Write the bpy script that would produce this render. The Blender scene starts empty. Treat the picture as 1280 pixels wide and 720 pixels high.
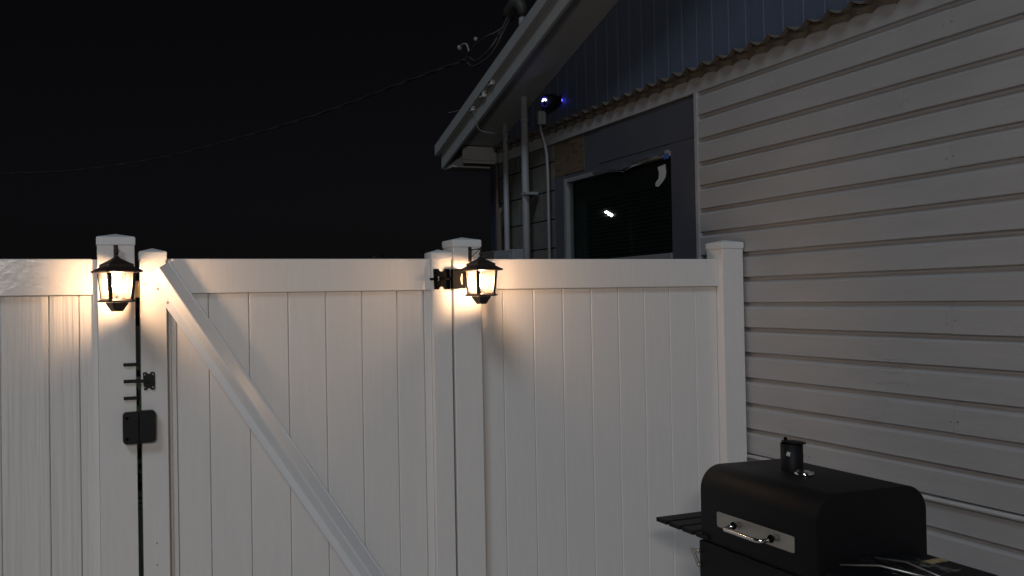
import bpy, math, random
from mathutils import Vector, Matrix, noise
random.seed(7)
sc = bpy.context.scene
col = sc.collection
R = math.radians

# ------------------------------------------------------------------ camera
cam = bpy.data.cameras.new('camera')
cam.sensor_width = 36.0
cam.lens = 33.02
cam.clip_start = 0.05
cam.clip_end = 500
co = bpy.data.objects.new('camera', cam)
col.objects.link(co)
right = Vector((0.91477, -0.40356, -0.01856))
down = Vector((-0.01238, 0.01792, -0.99976))
fwd = Vector((0.40379, 0.91478, 0.0114))
m = Matrix((( right.x, -down.x, -fwd.x, 0.0),
            ( right.y, -down.y, -fwd.y, -3.73),
            ( right.z, -down.z, -fwd.z, 1.66),
            (0, 0, 0, 1)))
co.matrix_world = m
sc.camera = co

# ------------------------------------------------------------------ light
SUN = Vector((-0.45, -0.50, 0.74)).normalized()      # towards the light
w = bpy.data.worlds.new("World")
sc.world = w
w.use_nodes = True
nt = w.node_tree
nt.nodes.clear()
sky = nt.nodes.new('ShaderNodeTexSky')
sky.sky_type = 'NISHITA'
sky.sun_disc = False
sky.sun_elevation = math.asin(SUN.z)
sky.sun_rotation = math.atan2(SUN.x, SUN.y)
hs = nt.nodes.new('ShaderNodeHueSaturation')
hs.inputs['Saturation'].default_value = 0.35
bg = nt.nodes.new('ShaderNodeBackground')
bg.inputs['Strength'].default_value = 0.00066
wo = nt.nodes.new('ShaderNodeOutputWorld')
nt.links.new(sky.outputs[0], hs.inputs['Color'])
tn = nt.nodes.new('ShaderNodeMix'); tn.data_type = 'RGBA'; tn.blend_type = 'MULTIPLY'
tn.inputs[0].default_value = 1.0
tn.inputs[7].default_value = (1.0, .86, .98, 1)
nt.links.new(hs.outputs[0], tn.inputs[6])
nt.links.new(tn.outputs[2], bg.inputs['Color'])
nt.links.new(bg.outputs[0], wo.inputs['Surface'])
sun = bpy.data.lights.new('sun', 'SUN')
sun.energy = 0.66
sun.angle = R(15.0)
sun.color = (0.72, 0.86, 1.0)
so = bpy.data.objects.new('sun', sun)
so.rotation_euler = SUN.to_track_quat('Z', 'Y').to_euler()
so.location = (-2, -6, 6)
col.objects.link(so)
sc.view_settings.view_transform = 'Standard'
sc.view_settings.look = 'None'
sc.view_settings.exposure = 0
sc.view_settings.gamma = 1
sc.view_settings.use_curve_mapping = False
sc.cycles.use_denoising = True
sc.cycles.sample_clamp_indirect = 3.0
sc.cycles.max_bounces = 8
sc.cycles.transparent_max_bounces = 16

# ------------------------------------------------------------------ materials
def new_mat(name):
    mt = bpy.data.materials.new(name)
    mt.use_nodes = True
    n = mt.node_tree
    return mt, n, n.nodes['Principled BSDF']

def mat(name, color, rough=0.5, metal=0.0, var=0.08, scale=8.0, bump=0.0, bscale=60.0,
        stretch=(1, 1, 1), spec=0.5, emit=None, estr=0.0, darker=None, coat=0.0, rvar=0.0):
    """procedural: base colour varied by noise, optional bump, optional blotches"""
    mt, n, p = new_mat(name)
    L = n.links
    tc = n.nodes.new('ShaderNodeTexCoord')
    oi = n.nodes.new('ShaderNodeObjectInfo')
    mp = n.nodes.new('ShaderNodeMapping')
    mp.inputs['Scale'].default_value = stretch
    ad = n.nodes.new('ShaderNodeVectorMath'); ad.operation = 'ADD'
    ml = n.nodes.new('ShaderNodeMath'); ml.operation = 'MULTIPLY'; ml.inputs[1].default_value = 37.0
    L.new(oi.outputs['Random'], ml.inputs[0])
    L.new(tc.outputs['Object'], ad.inputs[0])
    L.new(ml.outputs[0], ad.inputs[1])
    L.new(ad.outputs[0], mp.inputs[0])
    nz = n.nodes.new('ShaderNodeTexNoise')
    nz.inputs['Scale'].default_value = scale
    nz.inputs['Detail'].default_value = 6
    nz.inputs['Roughness'].default_value = 0.6
    L.new(mp.outputs[0], nz.inputs['Vector'])
    mx = n.nodes.new('ShaderNodeMix'); mx.data_type = 'RGBA'
    c = color
    mx.inputs[6].default_value = tuple(max(0, v * (1 - 2 * var)) for v in c) + (1,)
    mx.inputs[7].default_value = tuple(min(1, v * (1 + 2 * var)) for v in c) + (1,)
    L.new(nz.outputs['Fac'], mx.inputs[0])
    out = mx.outputs[2]
    if darker:
        n2 = n.nodes.new('ShaderNodeTexNoise')
        n2.inputs['Scale'].default_value = darker[1]
        n2.inputs['Detail'].default_value = 8
        L.new(mp.outputs[0], n2.inputs['Vector'])
        cr = n.nodes.new('ShaderNodeValToRGB')
        cr.color_ramp.elements[0].position = darker[2]
        cr.color_ramp.elements[1].position = darker[2] + 0.08
        L.new(n2.outputs['Fac'], cr.inputs[0])
        m2 = n.nodes.new('ShaderNodeMix'); m2.data_type = 'RGBA'
        L.new(cr.outputs[0], m2.inputs[0])
        L.new(out, m2.inputs[6])
        m2.inputs[7].default_value = tuple(darker[0]) + (1,)
        out = m2.outputs[2]
    L.new(out, p.inputs['Base Color'])
    p.inputs['Roughness'].default_value = rough
    if rvar:
        mr = n.nodes.new('ShaderNodeMapRange')
        mr.inputs['To Min'].default_value = max(0.02, rough - rvar)
        mr.inputs['To Max'].default_value = min(1, rough + rvar)
        L.new(nz.outputs['Fac'], mr.inputs[0])
        L.new(mr.outputs[0], p.inputs['Roughness'])
    p.inputs['Metallic'].default_value = metal
    p.inputs['Specular IOR Level'].default_value = spec
    p.inputs['Coat Weight'].default_value = coat
    if bump:
        nb = n.nodes.new('ShaderNodeTexNoise')
        nb.inputs['Scale'].default_value = bscale
        nb.inputs['Detail'].default_value = 5
        L.new(mp.outputs[0], nb.inputs['Vector'])
        b = n.nodes.new('ShaderNodeBump')
        b.inputs['Strength'].default_value = bump
        b.inputs['Distance'].default_value = 0.01
        L.new(nb.outputs['Fac'], b.inputs['Height'])
        L.new(b.outputs[0], p.inputs['Normal'])
    if emit:
        p.inputs['Emission Color'].default_value = tuple(emit) + (1,)
        p.inputs['Emission Strength'].default_value = estr
    return mt

M = {}
M['vinyl'] = mat('white_vinyl', (.745, .712, .69), .42, darker=((.62, .59, .55), 26, .69), var=.03, scale=5, bump=.05, bscale=7, stretch=(14, 14, 1), rvar=.06)
M['nail'] = mat('nail_head', (.2, .19, .18), .5, var=.2)
M['film'] = mat('filmed_vinyl', (.745, .712, .69), .2, darker=((.64, .61, .57), 18, .66), var=.03, scale=4, bump=1.0, bscale=4, stretch=(11, 11, .25), rvar=.08)
M['film_rail'] = mat('filmed_rail_vinyl', (.745, .712, .69), .22, var=.03, scale=6, bump=.22, bscale=10, stretch=(3.5, 1, 4), rvar=.1)
M['cap'] = mat('cap_vinyl', (.72, .72, .72), .4, var=.03, scale=20)
M['black'] = mat('black_powder_coat', (.005, .005, .0055), .6, var=.2, scale=60, spec=.02, bump=.1, bscale=300)
M['latch'] = mat('black_latch_plastic', (.011, .011, .012), .38, var=.2, scale=60, spec=.3, bump=.1, bscale=200)
M['bronze'] = mat('dark_lantern_metal', (.034, .023, .020), .5, metal=.2, var=.25, scale=40, bump=.2, bscale=180)
M['paint'] = mat('grey_board_paint', (.365, .358, .362), .55, var=.07, scale=3, bump=.12, bscale=14, stretch=(1, .8, 4), rvar=.1,
                 darker=((.29, .275, .265), 34, .70))
def add_cracks(mt):
    n = mt.node_tree; L = n.links; p = n.nodes['Principled BSDF']
    tc = n.nodes.new('ShaderNodeTexCoord'); mp = n.nodes.new('ShaderNodeMapping'); mp.inputs['Scale'].default_value = (1, 2.2, 26)
    a = n.nodes.new('ShaderNodeTexNoise'); a.inputs['Scale'].default_value = 1.5; a.inputs['Detail'].default_value = 4
    L.new(tc.outputs['Object'], mp.inputs[0]); L.new(mp.outputs[0], a.inputs['Vector'])
    s1 = n.nodes.new('ShaderNodeMath'); s1.operation = 'SUBTRACT'; s1.inputs[1].default_value = .5; L.new(a.outputs['Fac'], s1.inputs[0])
    ab = n.nodes.new('ShaderNodeMath'); ab.operation = 'ABSOLUTE'; L.new(s1.outputs[0], ab.inputs[0])
    lt = n.nodes.new('ShaderNodeMapRange'); lt.inputs['From Min'].default_value = 0; lt.inputs['From Max'].default_value = .012
    lt.inputs['To Min'].default_value = 1; lt.inputs['To Max'].default_value = 0; L.new(ab.outputs[0], lt.inputs[0])
    b = n.nodes.new('ShaderNodeTexNoise'); b.inputs['Scale'].default_value = 2.3; L.new(tc.outputs['Object'], b.inputs['Vector'])
    mk = n.nodes.new('ShaderNodeMapRange'); mk.inputs['From Min'].default_value = .62; mk.inputs['From Max'].default_value = .70; L.new(b.outputs['Fac'], mk.inputs[0])
    ml = n.nodes.new('ShaderNodeMath'); ml.operation = 'MULTIPLY'; L.new(lt.outputs[0], ml.inputs[0]); L.new(mk.outputs[0], ml.inputs[1])
    bp = n.nodes.new('ShaderNodeBump'); bp.invert = True; bp.inputs['Strength'].default_value = .35; bp.inputs['Distance'].default_value = .004
    L.new(ml.outputs[0], bp.inputs['Height'])
    old = p.inputs['Normal'].links[0].from_socket; L.new(old, bp.inputs['Normal']); L.new(bp.outputs[0], p.inputs['Normal'])
    co_ = p.inputs['Base Color'].links[0].from_socket
    mx = n.nodes.new('ShaderNodeMix'); mx.data_type = 'RGBA'; mx.inputs[7].default_value = (.2, .185, .17, 1)
    m5 = n.nodes.new('ShaderNodeMath'); m5.operation = 'MULTIPLY'; m5.inputs[1].default_value = .5; L.new(ml.outputs[0], m5.inputs[0])
    L.new(m5.outputs[0], mx.inputs[0]); L.new(co_, mx.inputs[6]); L.new(mx.outputs[2], p.inputs['Base Color'])
add_cracks(M['paint'])
M['soffit'] = mat('soffit_paint', (.36, .355, .35), .6, var=.08, scale=3, bump=.1, bscale=20)
M['navy'] = mat('navy_gable_paint', (.085, .11, .165), .6, var=.12, scale=3, bump=.2, bscale=30, stretch=(1, 6, .6))
M['sheath'] = mat('dark_wall_membrane', (.075, .078, .095), .6, var=.12, scale=3, bump=.15, bscale=25)
M['ply'] = mat('weathered_plywood', (.13, .085, .05), .75, var=.25, scale=6, bump=.3, bscale=30, stretch=(1, 1, 5), darker=((.05, .04, .035), 9, .56))
M['corr'] = mat('weathered_corrugated_metal', (.135, .108, .085), .65, var=.2, scale=20, bump=.2, bscale=60)
M['pvc'] = mat('grey_conduit', (.29, .295, .31), .5, var=.08, scale=12)
M['block'] = mat('grey_wall_block', (.12, .115, .105), .85, var=.25, scale=9, bump=.5, bscale=50, darker=((.17, .13, .085), 4, .62))
M['mortar'] = mat('mortar', (.07, .068, .065), .9, var=.2, scale=20)
M['cornerb'] = mat('corner_board_paint', (.03, .034, .06), .6, var=.1, scale=5)
M['rust'] = mat('old_pipe', (.12, .09, .08), .7, var=.2, scale=20)
M['winwhite'] = mat('window_frame_white', (.6, .6, .6), .5, var=.06, scale=10)
M['framegrey'] = mat('window_frame_dull', (.23, .23, .24), .5, var=.08, scale=10)
M['brace'] = mat('glossy_brace_vinyl', (.72, .73, .75), .36, var=.03, scale=8, bump=.06, bscale=12)
M['wrap'] = mat('torn_house_wrap', (.26, .255, .26), .6, var=.1, scale=12, bump=.3, bscale=20)
M['tape'] = mat('blue_tape', (.05, .12, .38), .5, var=.1, scale=20)
M['blind'] = mat('dark_blind', (.028, .03, .028), .6, var=.1, scale=20)
M['room'] = mat('room_reflection_tint', (.05, .055, .045), .9, var=.45, scale=5)  # greenish mottle put into the colour for dim reflections in the pane
M['roofm'] = mat('roof_shingle', (.06, .058, .055), .9, var=.3, scale=30, bump=.5, bscale=40)
M['chrome'] = mat('chrome', (.75, .75, .75), .12, metal=1, var=.03)
M['steel'] = mat('brushed_steel', (.44, .42, .385), .4, metal=.85, var=.1, scale=20, stretch=(1, 1, 30), bump=.05, bscale=60)
M['grill'] = mat('grill_enamel', (.006, .006, .007), .55, var=.2, scale=30, spec=.22, bump=.04, bscale=300)
M['grill_slat'] = mat('shelf_slat_paint', (.008, .009, .010), .6, spec=.2, var=.2, scale=30)
M['gold'] = mat('gold_print', (.55, .40, .2), .5, var=.3, scale=60)
M['sticker'] = mat('white_sticker', (.5, .5, .5), .5, var=.1, scale=100)
M['cable'] = mat('cable_sheath', (.045, .04, .036), .6, var=.2, scale=6)
M['palecable'] = mat('pale_cable', (.42, .42, .42), .5, var=.1, scale=10)
M['concrete'] = mat('patio_concrete', (.50, .44, .375), .85, var=.1, scale=3, bump=.3, bscale=40)
M['soil'] = mat('yard_ground', (.035, .04, .02), .95, var=.4, scale=2, bump=.6, bscale=12)
M['bark'] = mat('bark', (.05, .04, .03), .9, var=.3, scale=10, bump=.6, bscale=20, stretch=(3, 3, .6))
M['leaf'] = mat('shrub_leaf', (.07, .11, .03), .6, var=.4, scale=4)
M['farleaf'] = mat('tree_leaf', (.012, .016, .01), .8, var=.5, scale=1.2)
M['assumed_flood'] = mat('assumed_floodlight_lens', (1, 1, 1), .5, emit=(1, .955, .915), estr=82)  # glowing face of the assumed lamp, added out of view as main light
M['drop'] = mat('telephone_wire_sheath', (.2, .2, .2), .6, var=.1)
M['bulb'] = mat('lamp_bulb', (1, .8, .6), .5, emit=(1.0, .66, .44), estr=430)
M['led'] = mat('camera_led', (.2, .2, 1), .5, emit=(.42, .45, 1.0), estr=9)
M['ledspill'] = mat('added_spill_emitter', (.1, .1, 1), .5, emit=(.08, .08, 1.0), estr=5)  # glow of the added hidden emitter that makes the blue spill
M['ledhalo'] = mat('camera_halo', (.05, .05, .4), .5, emit=(.06, .06, 1.0), estr=.05)  # faint emission imitating the blue halo, not a lamp of its own
M['streetlens'] = mat('street_lamp_lens', (1, 1, 1), .5, emit=(1, .98, .95), estr=60)
M['camblack'] = mat('camera_plastic', (.01, .01, .014), .6, var=.1)
M['screw'] = mat('zinc_screw', (.35, .33, .3), .4, metal=.9, var=.1)
M['brass'] = mat('brass_strike', (.7, .55, .3), .3, metal=1, var=.1, scale=40, bump=.4, bscale=60)

def glass_mat(name, tint, clear, milky, gloss_rough=.05, bump=.0, bscale=30):
    mt = bpy.data.materials.new(name); mt.use_nodes = True
    n = mt.node_tree; n.nodes.clear(); L = n.links
    o = n.nodes.new('ShaderNodeOutputMaterial')
    tr = n.nodes.new('ShaderNodeBsdfTransparent'); tr.inputs[0].default_value = tuple(tint) + (1,)
    tl = n.nodes.new('ShaderNodeBsdfTranslucent'); tl.inputs[0].default_value = (1, .97, .9, 1)
    df = n.nodes.new('ShaderNodeMixShader')
    gl = n.nodes.new('ShaderNodeBsdfGlossy'); gl.inputs['Roughness'].default_value = gloss_rough
    lw = n.nodes.new('ShaderNodeLayerWeight')
    pw = n.nodes.new('ShaderNodeMath'); pw.operation = 'POWER'; pw.inputs[1].default_value = 4.0
    fr = n.nodes.new('ShaderNodeMath'); fr.operation = 'MULTIPLY_ADD'; fr.inputs[1].default_value = .9; fr.inputs[2].default_value = .04
    L.new(lw.outputs['Facing'], pw.inputs[0]); L.new(pw.outputs[0], fr.inputs[0])
    tx = n.nodes.new('ShaderNodeTexNoise'); tx.inputs['Scale'].default_value = bscale
    bp = n.nodes.new('ShaderNodeBump'); bp.inputs['Strength'].default_value = bump; bp.inputs['Distance'].default_value = .01
    tc = n.nodes.new('ShaderNodeTexCoord')
    L.new(tc.outputs['Object'], tx.inputs['Vector'])
    L.new(tx.outputs['Fac'], bp.inputs['Height'])
    L.new(bp.outputs[0], gl.inputs['Normal']); L.new(bp.outputs[0], lw.inputs['Normal'])
    mr = n.nodes.new('ShaderNodeMapRange')
    mr.inputs['To Min'].default_value = milky * .4; mr.inputs['To Max'].default_value = milky * 1.6
    L.new(tx.outputs['Fac'], mr.inputs[0])
    L.new(mr.outputs[0], df.inputs[0]); L.new(tr.outputs[0], df.inputs[1]); L.new(tl.outputs[0], df.inputs[2])
    ms = n.nodes.new('ShaderNodeMixShader')
    L.new(fr.outputs[0], ms.inputs[0]); L.new(df.outputs[0], ms.inputs[1]); L.new(gl.outputs[0], ms.inputs[2])
    L.new(ms.outputs[0], o.inputs['Surface'])
    return mt
M['lglass'] = glass_mat('lantern_glass', (.95, .92, .84), 1, .022, .08, .25, 60)
M['wglass'] = glass_mat('window_glass', (.75, .8, .8), 1, .002, .015)
M['plastic'] = glass_mat('plastic_film', (.93, .93, .95), 1, .02, .12, .3, 40)

# ------------------------------------------------------------------ mesh helper
class MB:
    def __init__(s): s.v = []; s.f = []; s.sm = []
    def add(s, vs, fs, smooth=False):
        b = len(s.v); s.v += [tuple(x) for x in vs]
        s.f += [tuple(b + i for i in f) for f in fs]; s.sm += [smooth] * len(fs)
        return s
    def box(s, x0, x1, y0, y1, z0, z1):
        return s.add([(x0, y0, z0), (x1, y0, z0), (x1, y1, z0), (x0, y1, z0), (x0, y0, z1), (x1, y0, z1), (x1, y1, z1), (x0, y1, z1)],
                     [(0, 3, 2, 1), (4, 5, 6, 7), (0, 1, 5, 4), (1, 2, 6, 5), (2, 3, 7, 6), (3, 0, 4, 7)])
    def prism(s, prof, axis, a, b, smooth=False):
        """prof: 2-D loop; axis 0: (y,z) swept in x, 1: (x,z) swept in y, 2: (x,y) swept in z"""
        n = len(prof); vs = []
        for t in (a, b):
            for p, q in prof:
                vs.append((t, p, q) if axis == 0 else ((p, t, q) if axis == 1 else (p, q, t)))
        s.add(vs, [(i, (i + 1) % n, n + (i + 1) % n, n + i) for i in range(n)], smooth)
        b0 = len(s.v) - 2 * n
        s.f += [tuple(b0 + i for i in reversed(range(n))), tuple(b0 + n + i for i in range(n))]; s.sm += [False, False]
        return s
    def tube(s, path, r, n=10, cap=True):
        path = [Vector(p) for p in path]; vs = []; prev = None
        rr = r if isinstance(r, (list, tuple)) else [r] * len(path)
        for i, p in enumerate(path):
            d = (path[min(i + 1, len(path) - 1)] - path[max(i - 1, 0)]).normalized()
            if prev is None:
                u = d.orthogonal().normalized()
            else:
                u = (prev - d * prev.dot(d))
                u = u.normalized() if u.length > 1e-6 else d.orthogonal().normalized()
            prev = u; v = d.cross(u)
            for k in range(n):
                a = 2 * math.pi * k / n
                vs.append(p + (u * math.cos(a) + v * math.sin(a)) * rr[i])
        fs = []
        for i in range(len(path) - 1):
            for k in range(n):
                fs.append((i * n + k, i * n + (k + 1) % n, (i + 1) * n + (k + 1) % n, (i + 1) * n + k))
        s.add(vs, fs, True)
        if cap:
            b0 = len(s.v) - len(vs)
            s.f += [tuple(b0 + i for i in reversed(range(n))), tuple(b0 + len(vs) - n + i for i in range(n))]; s.sm += [False, False]
        return s
    def lathe(s, prof, c=(0, 0, 0), n=24, axis=2, smooth=True):
        """prof: (radius, height) list about an axis through c"""
        vs = []
        for r, h in prof:
            for k in range(n):
                a = 2 * math.pi * k / n; p, q = r * math.cos(a), r * math.sin(a)
                o = (p, q, h) if axis == 2 else ((h, p, q) if axis == 0 else (q, h, p))
                vs.append((c[0] + o[0], c[1] + o[1], c[2] + o[2]))
        fs = [(i * n + k, i * n + (k + 1) % n, (i + 1) * n + (k + 1) % n, (i + 1) * n + k) for i in range(len(prof) - 1) for k in range(n)]
        return s.add(vs, fs, smooth)
    def sq(s, levels, smooth=False):
        """square section solid: list of (half width, z)"""
        vs = []
        for h, z in levels: vs += [(-h, -h, z), (h, -h, z), (h, h, z), (-h, h, z)]
        fs = [(3, 2, 1, 0)]
        for i in range(len(levels) - 1):
            for k in range(4): fs.append((4 * i + k, 4 * i + (k + 1) % 4, 4 * i + 4 + (k + 1) % 4, 4 * i + 4 + k))
        b = 4 * (len(levels) - 1); fs.append((b, b + 1, b + 2, b + 3))
        return s.add(vs, fs, smooth)
    def move(s, d):
        s.v = [(a + d[0], b + d[1], c + d[2]) for a, b, c in s.v]; return s
    def xf(s, mt):
        s.v = [tuple(mt @ Vector(p)) for p in s.v]; return s
    def mesh(s, name, m_):
        me = bpy.data.meshes.new(name); me.from_pydata(s.v, [], s.f); me.validate(); me.update()
        if len(me.polygons) == len(s.sm): me.polygons.foreach_set('use_smooth', s.sm)
        me.materials.append(m_)
        return me
    def build(s, name, m_, parent=None, bevel=0, seg=2, world=True):
        """vertices are in world space unless world=False; the object sits at its parent's origin"""
        if parent is not None and world:
            s.move(-parent_loc(parent))
        o = bpy.data.objects.new(name, s.mesh(name, m_)); col.objects.link(o)
        if parent is not None: o.parent = parent
        if bevel:
            b = o.modifiers.new('bevel', 'BEVEL'); b.width = bevel; b.segments = seg; b.limit_method = 'ANGLE'; b.angle_limit = R(35)
            b.harden_normals = False
        return o

def parent_loc(o):
    v = Vector((0, 0, 0))
    while o is not None: v += o.location; o = o.parent
    return v

def tag(o, label=None, cat=None, group=None, kind=None):
    if label: o['label'] = label
    if cat: o['category'] = cat
    if group: o['group'] = group
    if kind: o['kind'] = kind
    return o

def thing(name, loc, label, cat, group=None, rz=0):
    o = bpy.data.objects.new(name, None); col.objects.link(o)
    o.empty_display_size = .1
    o.location = loc; o.rotation_euler.z = rz
    return tag(o, label, cat, group)

def inst(src, name, parent, loc=(0, 0, 0)):
    c = src.copy(); c.name = name; c.parent = parent; c.location = loc; col.objects.link(c)
    return c

def rebox(c, hx, hy, z):  # pyramid cap verts
    pass

# ------------------------------------------------------------------ setting
tag(MB().add([(-60, .05, 0), (-60, 80, 0), (80, 80, 0), (80, .05, 0)], [(0, 3, 2, 1)]).build('yard_ground', M['soil']), kind='structure')
tag(MB().add([(-60, -40, 0), (80, -40, 0), (80, .05, 0), (-60, .05, 0)], [(0, 1, 2, 3)]).build('patio', M['concrete']), kind='structure')

# ------------------------------------------------------------------ vinyl fence
def post(root, x0, x1, zt, cap_over=.0028, depth=.127, name='post', y0=0.0):
    w_ = x1 - x0
    p = MB().box(x0, x1, y0, y0 + depth, 0, zt - .01).build(name, M['vinyl'], root, .003)
    cx, cy = (x0 + x1) / 2, y0 + depth / 2
    hx, hy = w_ / 2 + cap_over, depth / 2 + cap_over
    c = MB()
    lv = [(hx, hy, zt - .028), (hx, hy, zt), (hx * .93, hy * .93, zt + .003), (.002, .002, zt + .016)]
    vs = []
    for a, b, z in lv: vs += [(cx - a, cy - b, z), (cx + a, cy - b, z), (cx + a, cy + b, z), (cx - a, cy + b, z)]
    fs = [(3, 2, 1, 0)]
    for i in range(len(lv) - 1):
        for k in range(4): fs.append((4 * i + k, 4 * i + (k + 1) % 4, 4 * i + 4 + (k + 1) % 4, 4 * i + 4 + k))
    fs.append((12, 13, 14, 15))
    c.add(vs, fs)
    c.build('cap', M['cap'], p, .0015)
    return p

def pickets(root, xs, yf, z0, z1, m_, th=.022):
    for a, b in zip(xs[:-1], xs[1:]):
        g = .0042
        pr = [(a + .0006, yf + g), (a + g, yf), (b - g, yf), (b - .0006, yf + g), (b - .0004, yf + th), (a + .0004, yf + th)]
        MB().prism(pr, 2, z0, z1).build('picket', m_, root)

def rail(root, x0, x1, yf, yb, z0, z1, m_):
    return MB().box(x0, x1, yf, yb, z0, z1).build('rail', m_, root, .004, 3)

# left section (wrapped in glossy film)
fl = thing('vinyl_fence', (-.95, .06, 0), 'white vinyl fence section left of the gate with film-wrapped rail and streaky glossy boards', 'fence')
post(fl, 0.0, .127, 1.912)
post(fl, -2.0, -1.873, 1.912)
rail(fl, -1.873, -.016, .030, .085, 1.702, 1.834, M['film_rail'])
rail(fl, -1.873, -.016, .030, .085, .06, .19, M['film_rail'])
MB().box(-.0157, -.0005, .034, .081, .06, 1.832).build('rail_end_sleeve', M['vinyl'], fl, .002)
xs = [-1.85 + .1532 * i for i in range(11)] + [-.163, -.062]
xs = sorted(set([round(x, 4) for x in xs if x < -.2] + [-.163, -.062]))
pickets(fl, xs, .05, .15, 1.72, M['film'])
MB().box(-.0615, -.0005, .047, .0735, .19, 1.7015).build('channel', M['film'], fl, .003)

# right section
fr = thing('vinyl_fence', (2.1, .06, 0), 'white vinyl fence section between the gate hinges and the grey board wall', 'fence')
post(fr, 1.377, 1.503, 1.912)
post(fr, 2.757, 2.880, 1.912)
rail(fr, 1.5035, 2.7565, .032, .085, 1.702, 1.834, M['vinyl'])
rail(fr, 1.5035, 2.7565, .032, .085, .06, .19, M['vinyl'])
pickets(fr, [1.504, 1.624, 1.771, 1.916, 2.061, 2.204, 2.344, 2.483, 2.628, 2.7565], .05, .15, 1.72, M['vinyl'])

# gate
gt = thing('gate', (.75, .04, 0), 'white vinyl gate with long diagonal brace, black butterfly hinge and black latch', 'gate')
post(gt, .144, .236, 1.858, depth=.089, name='stile', cap_over=.003)
post(gt, 1.283, 1.367, 1.858, depth=.089, name='stile', cap_over=.003)
rail(gt, .2365, 1.2825, .016, .07, 1.702, 1.834, M['vinyl'])
rail(gt, .2365, 1.2825, .016, .07, .07, .2, M['vinyl'])
MB().box(.252, .2685, .024, .055, .19, 1.7015).build('channel', M['vinyl'], gt, .002)
MB().box(1.254, 1.2825, .024, .055, .19, 1.7015).build('channel', M['vinyl'], gt, .002)
pickets(gt, [.2688, .389, .539, .690, .839, .987, 1.136, 1.2537], .030, .15, 1.72, M['vinyl'])
MB().box(.2365, .2515, .036, .05, .19, 1.7015).build('picket', M['vinyl'], gt)
# diagonal brace: n across, d along (down right)
dn = Vector((.845, 0, .534)); dd = Vector((.534, 0, -.845))
prof = [(1.080, -.0005), (1.080, -.005), (1.106, -.005), (1.109, -.008), (1.131, -.037), (1.135, -.040), (1.139, -.040), (1.172, -.013), (1.176, -.009), (1.184, -.009), (1.184, -.0005)]
vs = []
for t in (-1.41, .60):
    for a, y in prof: vs.append(dn * a + dd * t + Vector((0, y, 0)))
n_ = len(prof)
br = MB().add(vs, [(i, n_ + i, n_ + (i + 1) % n_, (i + 1) % n_) for i in range(n_)] + [tuple(range(n_)), tuple(reversed(range(n_, 2 * n_)))])
brace = br.build('diagonal_brace', M['brace'], gt, .0012)
def screw(parent, x, y, z, r=.0045):
    MB().lathe([(0, y - .003), (r * .7, y - .003), (r, y - .0015), (r, y)], (x, 0, z), 10, axis=1).build('screw', M['screw'], parent)
for a, t in ((1.092, -1.345), (1.094, -1.285), (1.152, .36), (1.156, .385)):
    p_ = dn * a + dd * t
    screw(brace, p_.x, -.005 if a < 1.11 else -.028, p_.z)
for x, z in ((.19, .78), (.19, .70), (.158, 1.74)):
    screw(gt, x, 0, z, .003)

def butterfly(w_, h, th):
    """notched strap plate outline, centred, in x,z"""
    pts = []
    nr = min(w_, h) * .17
    def notch(cx, cz, a0, a1, n=6):
        return [(cx + nr * math.cos(a0 + (a1 - a0) * i / n), cz + nr * math.sin(a0 + (a1 - a0) * i / n)) for i in range(n + 1)]
    c = .004
    pts += [(-w_ / 2 + c, -h / 2)] + notch(0, -h / 2, math.pi, 0) + [(w_ / 2 - c, -h / 2), (w_ / 2, -h / 2 + c)]
    pts += [(w_ / 2, h / 2 - c), (w_ / 2 - c, h / 2)] + notch(0, h / 2, 0, -math.pi) + [(-w_ / 2 + c, h / 2), (-w_ / 2, h / 2 - c)]
    return pts
# hinge: leaf on stile, pin, barrels, leaf on post
hz = 1.748
hg = MB().prism([(x + 1.323, z + hz) for x, z in butterfly(.074, .086, .004)], 1, -.006, -.0005).build('hinge', M['black'], gt, .001)
for sx in (-1, 1):
    for sz in (-1, 1):
        MB().lathe([(0, -.010), (.004, -.010), (.006, -.007), (.006, -.006)], (1.323 + sx * .024, 0, hz + sz * .028), 10, axis=1).build('bolt_head', M['black'], hg)
MB().tube([(1.268, -.014, hz), (1.385, -.014, hz)], .0055, 10).build('pin', M['black'], hg)
MB().tube([(1.300, -.014, hz + .002), (1.306, -.014, hz + .002)], .011, 12).build('nut', M['chrome'], hg)
MB().box(1.362, 1.384, -.030, -.001, hz - .041, hz + .041).build('knuckle', M['black'], hg, .003)
MB().box(1.3845, 1.402, -.022, -.0005, hz - .041, hz + .041).build('knuckle', M['black'], hg, .002)
lf = MB()
for s_ in (-1, 1):
    lf.prism([(1.4022, hz + s_ * .040), (1.426, hz + s_ * .040), (1.426, hz + s_ * .030), (1.412, hz + s_ * .022), (1.408, hz + s_ * .006), (1.4022, hz + s_ * .006)][::(1 if s_ > 0 else -1)], 1, -.006, -.0005)
lf.box(1.418, 1.428, -.0062, -.0003, hz - .041, hz + .041)
lf.build('hinge_leaf', M['black'], hg)
MB().box(1.4285, 1.450, -.012, -.0005, hz - .038, hz + .040).build('hinge_shim', M['brass'], hg, .002)

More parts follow.
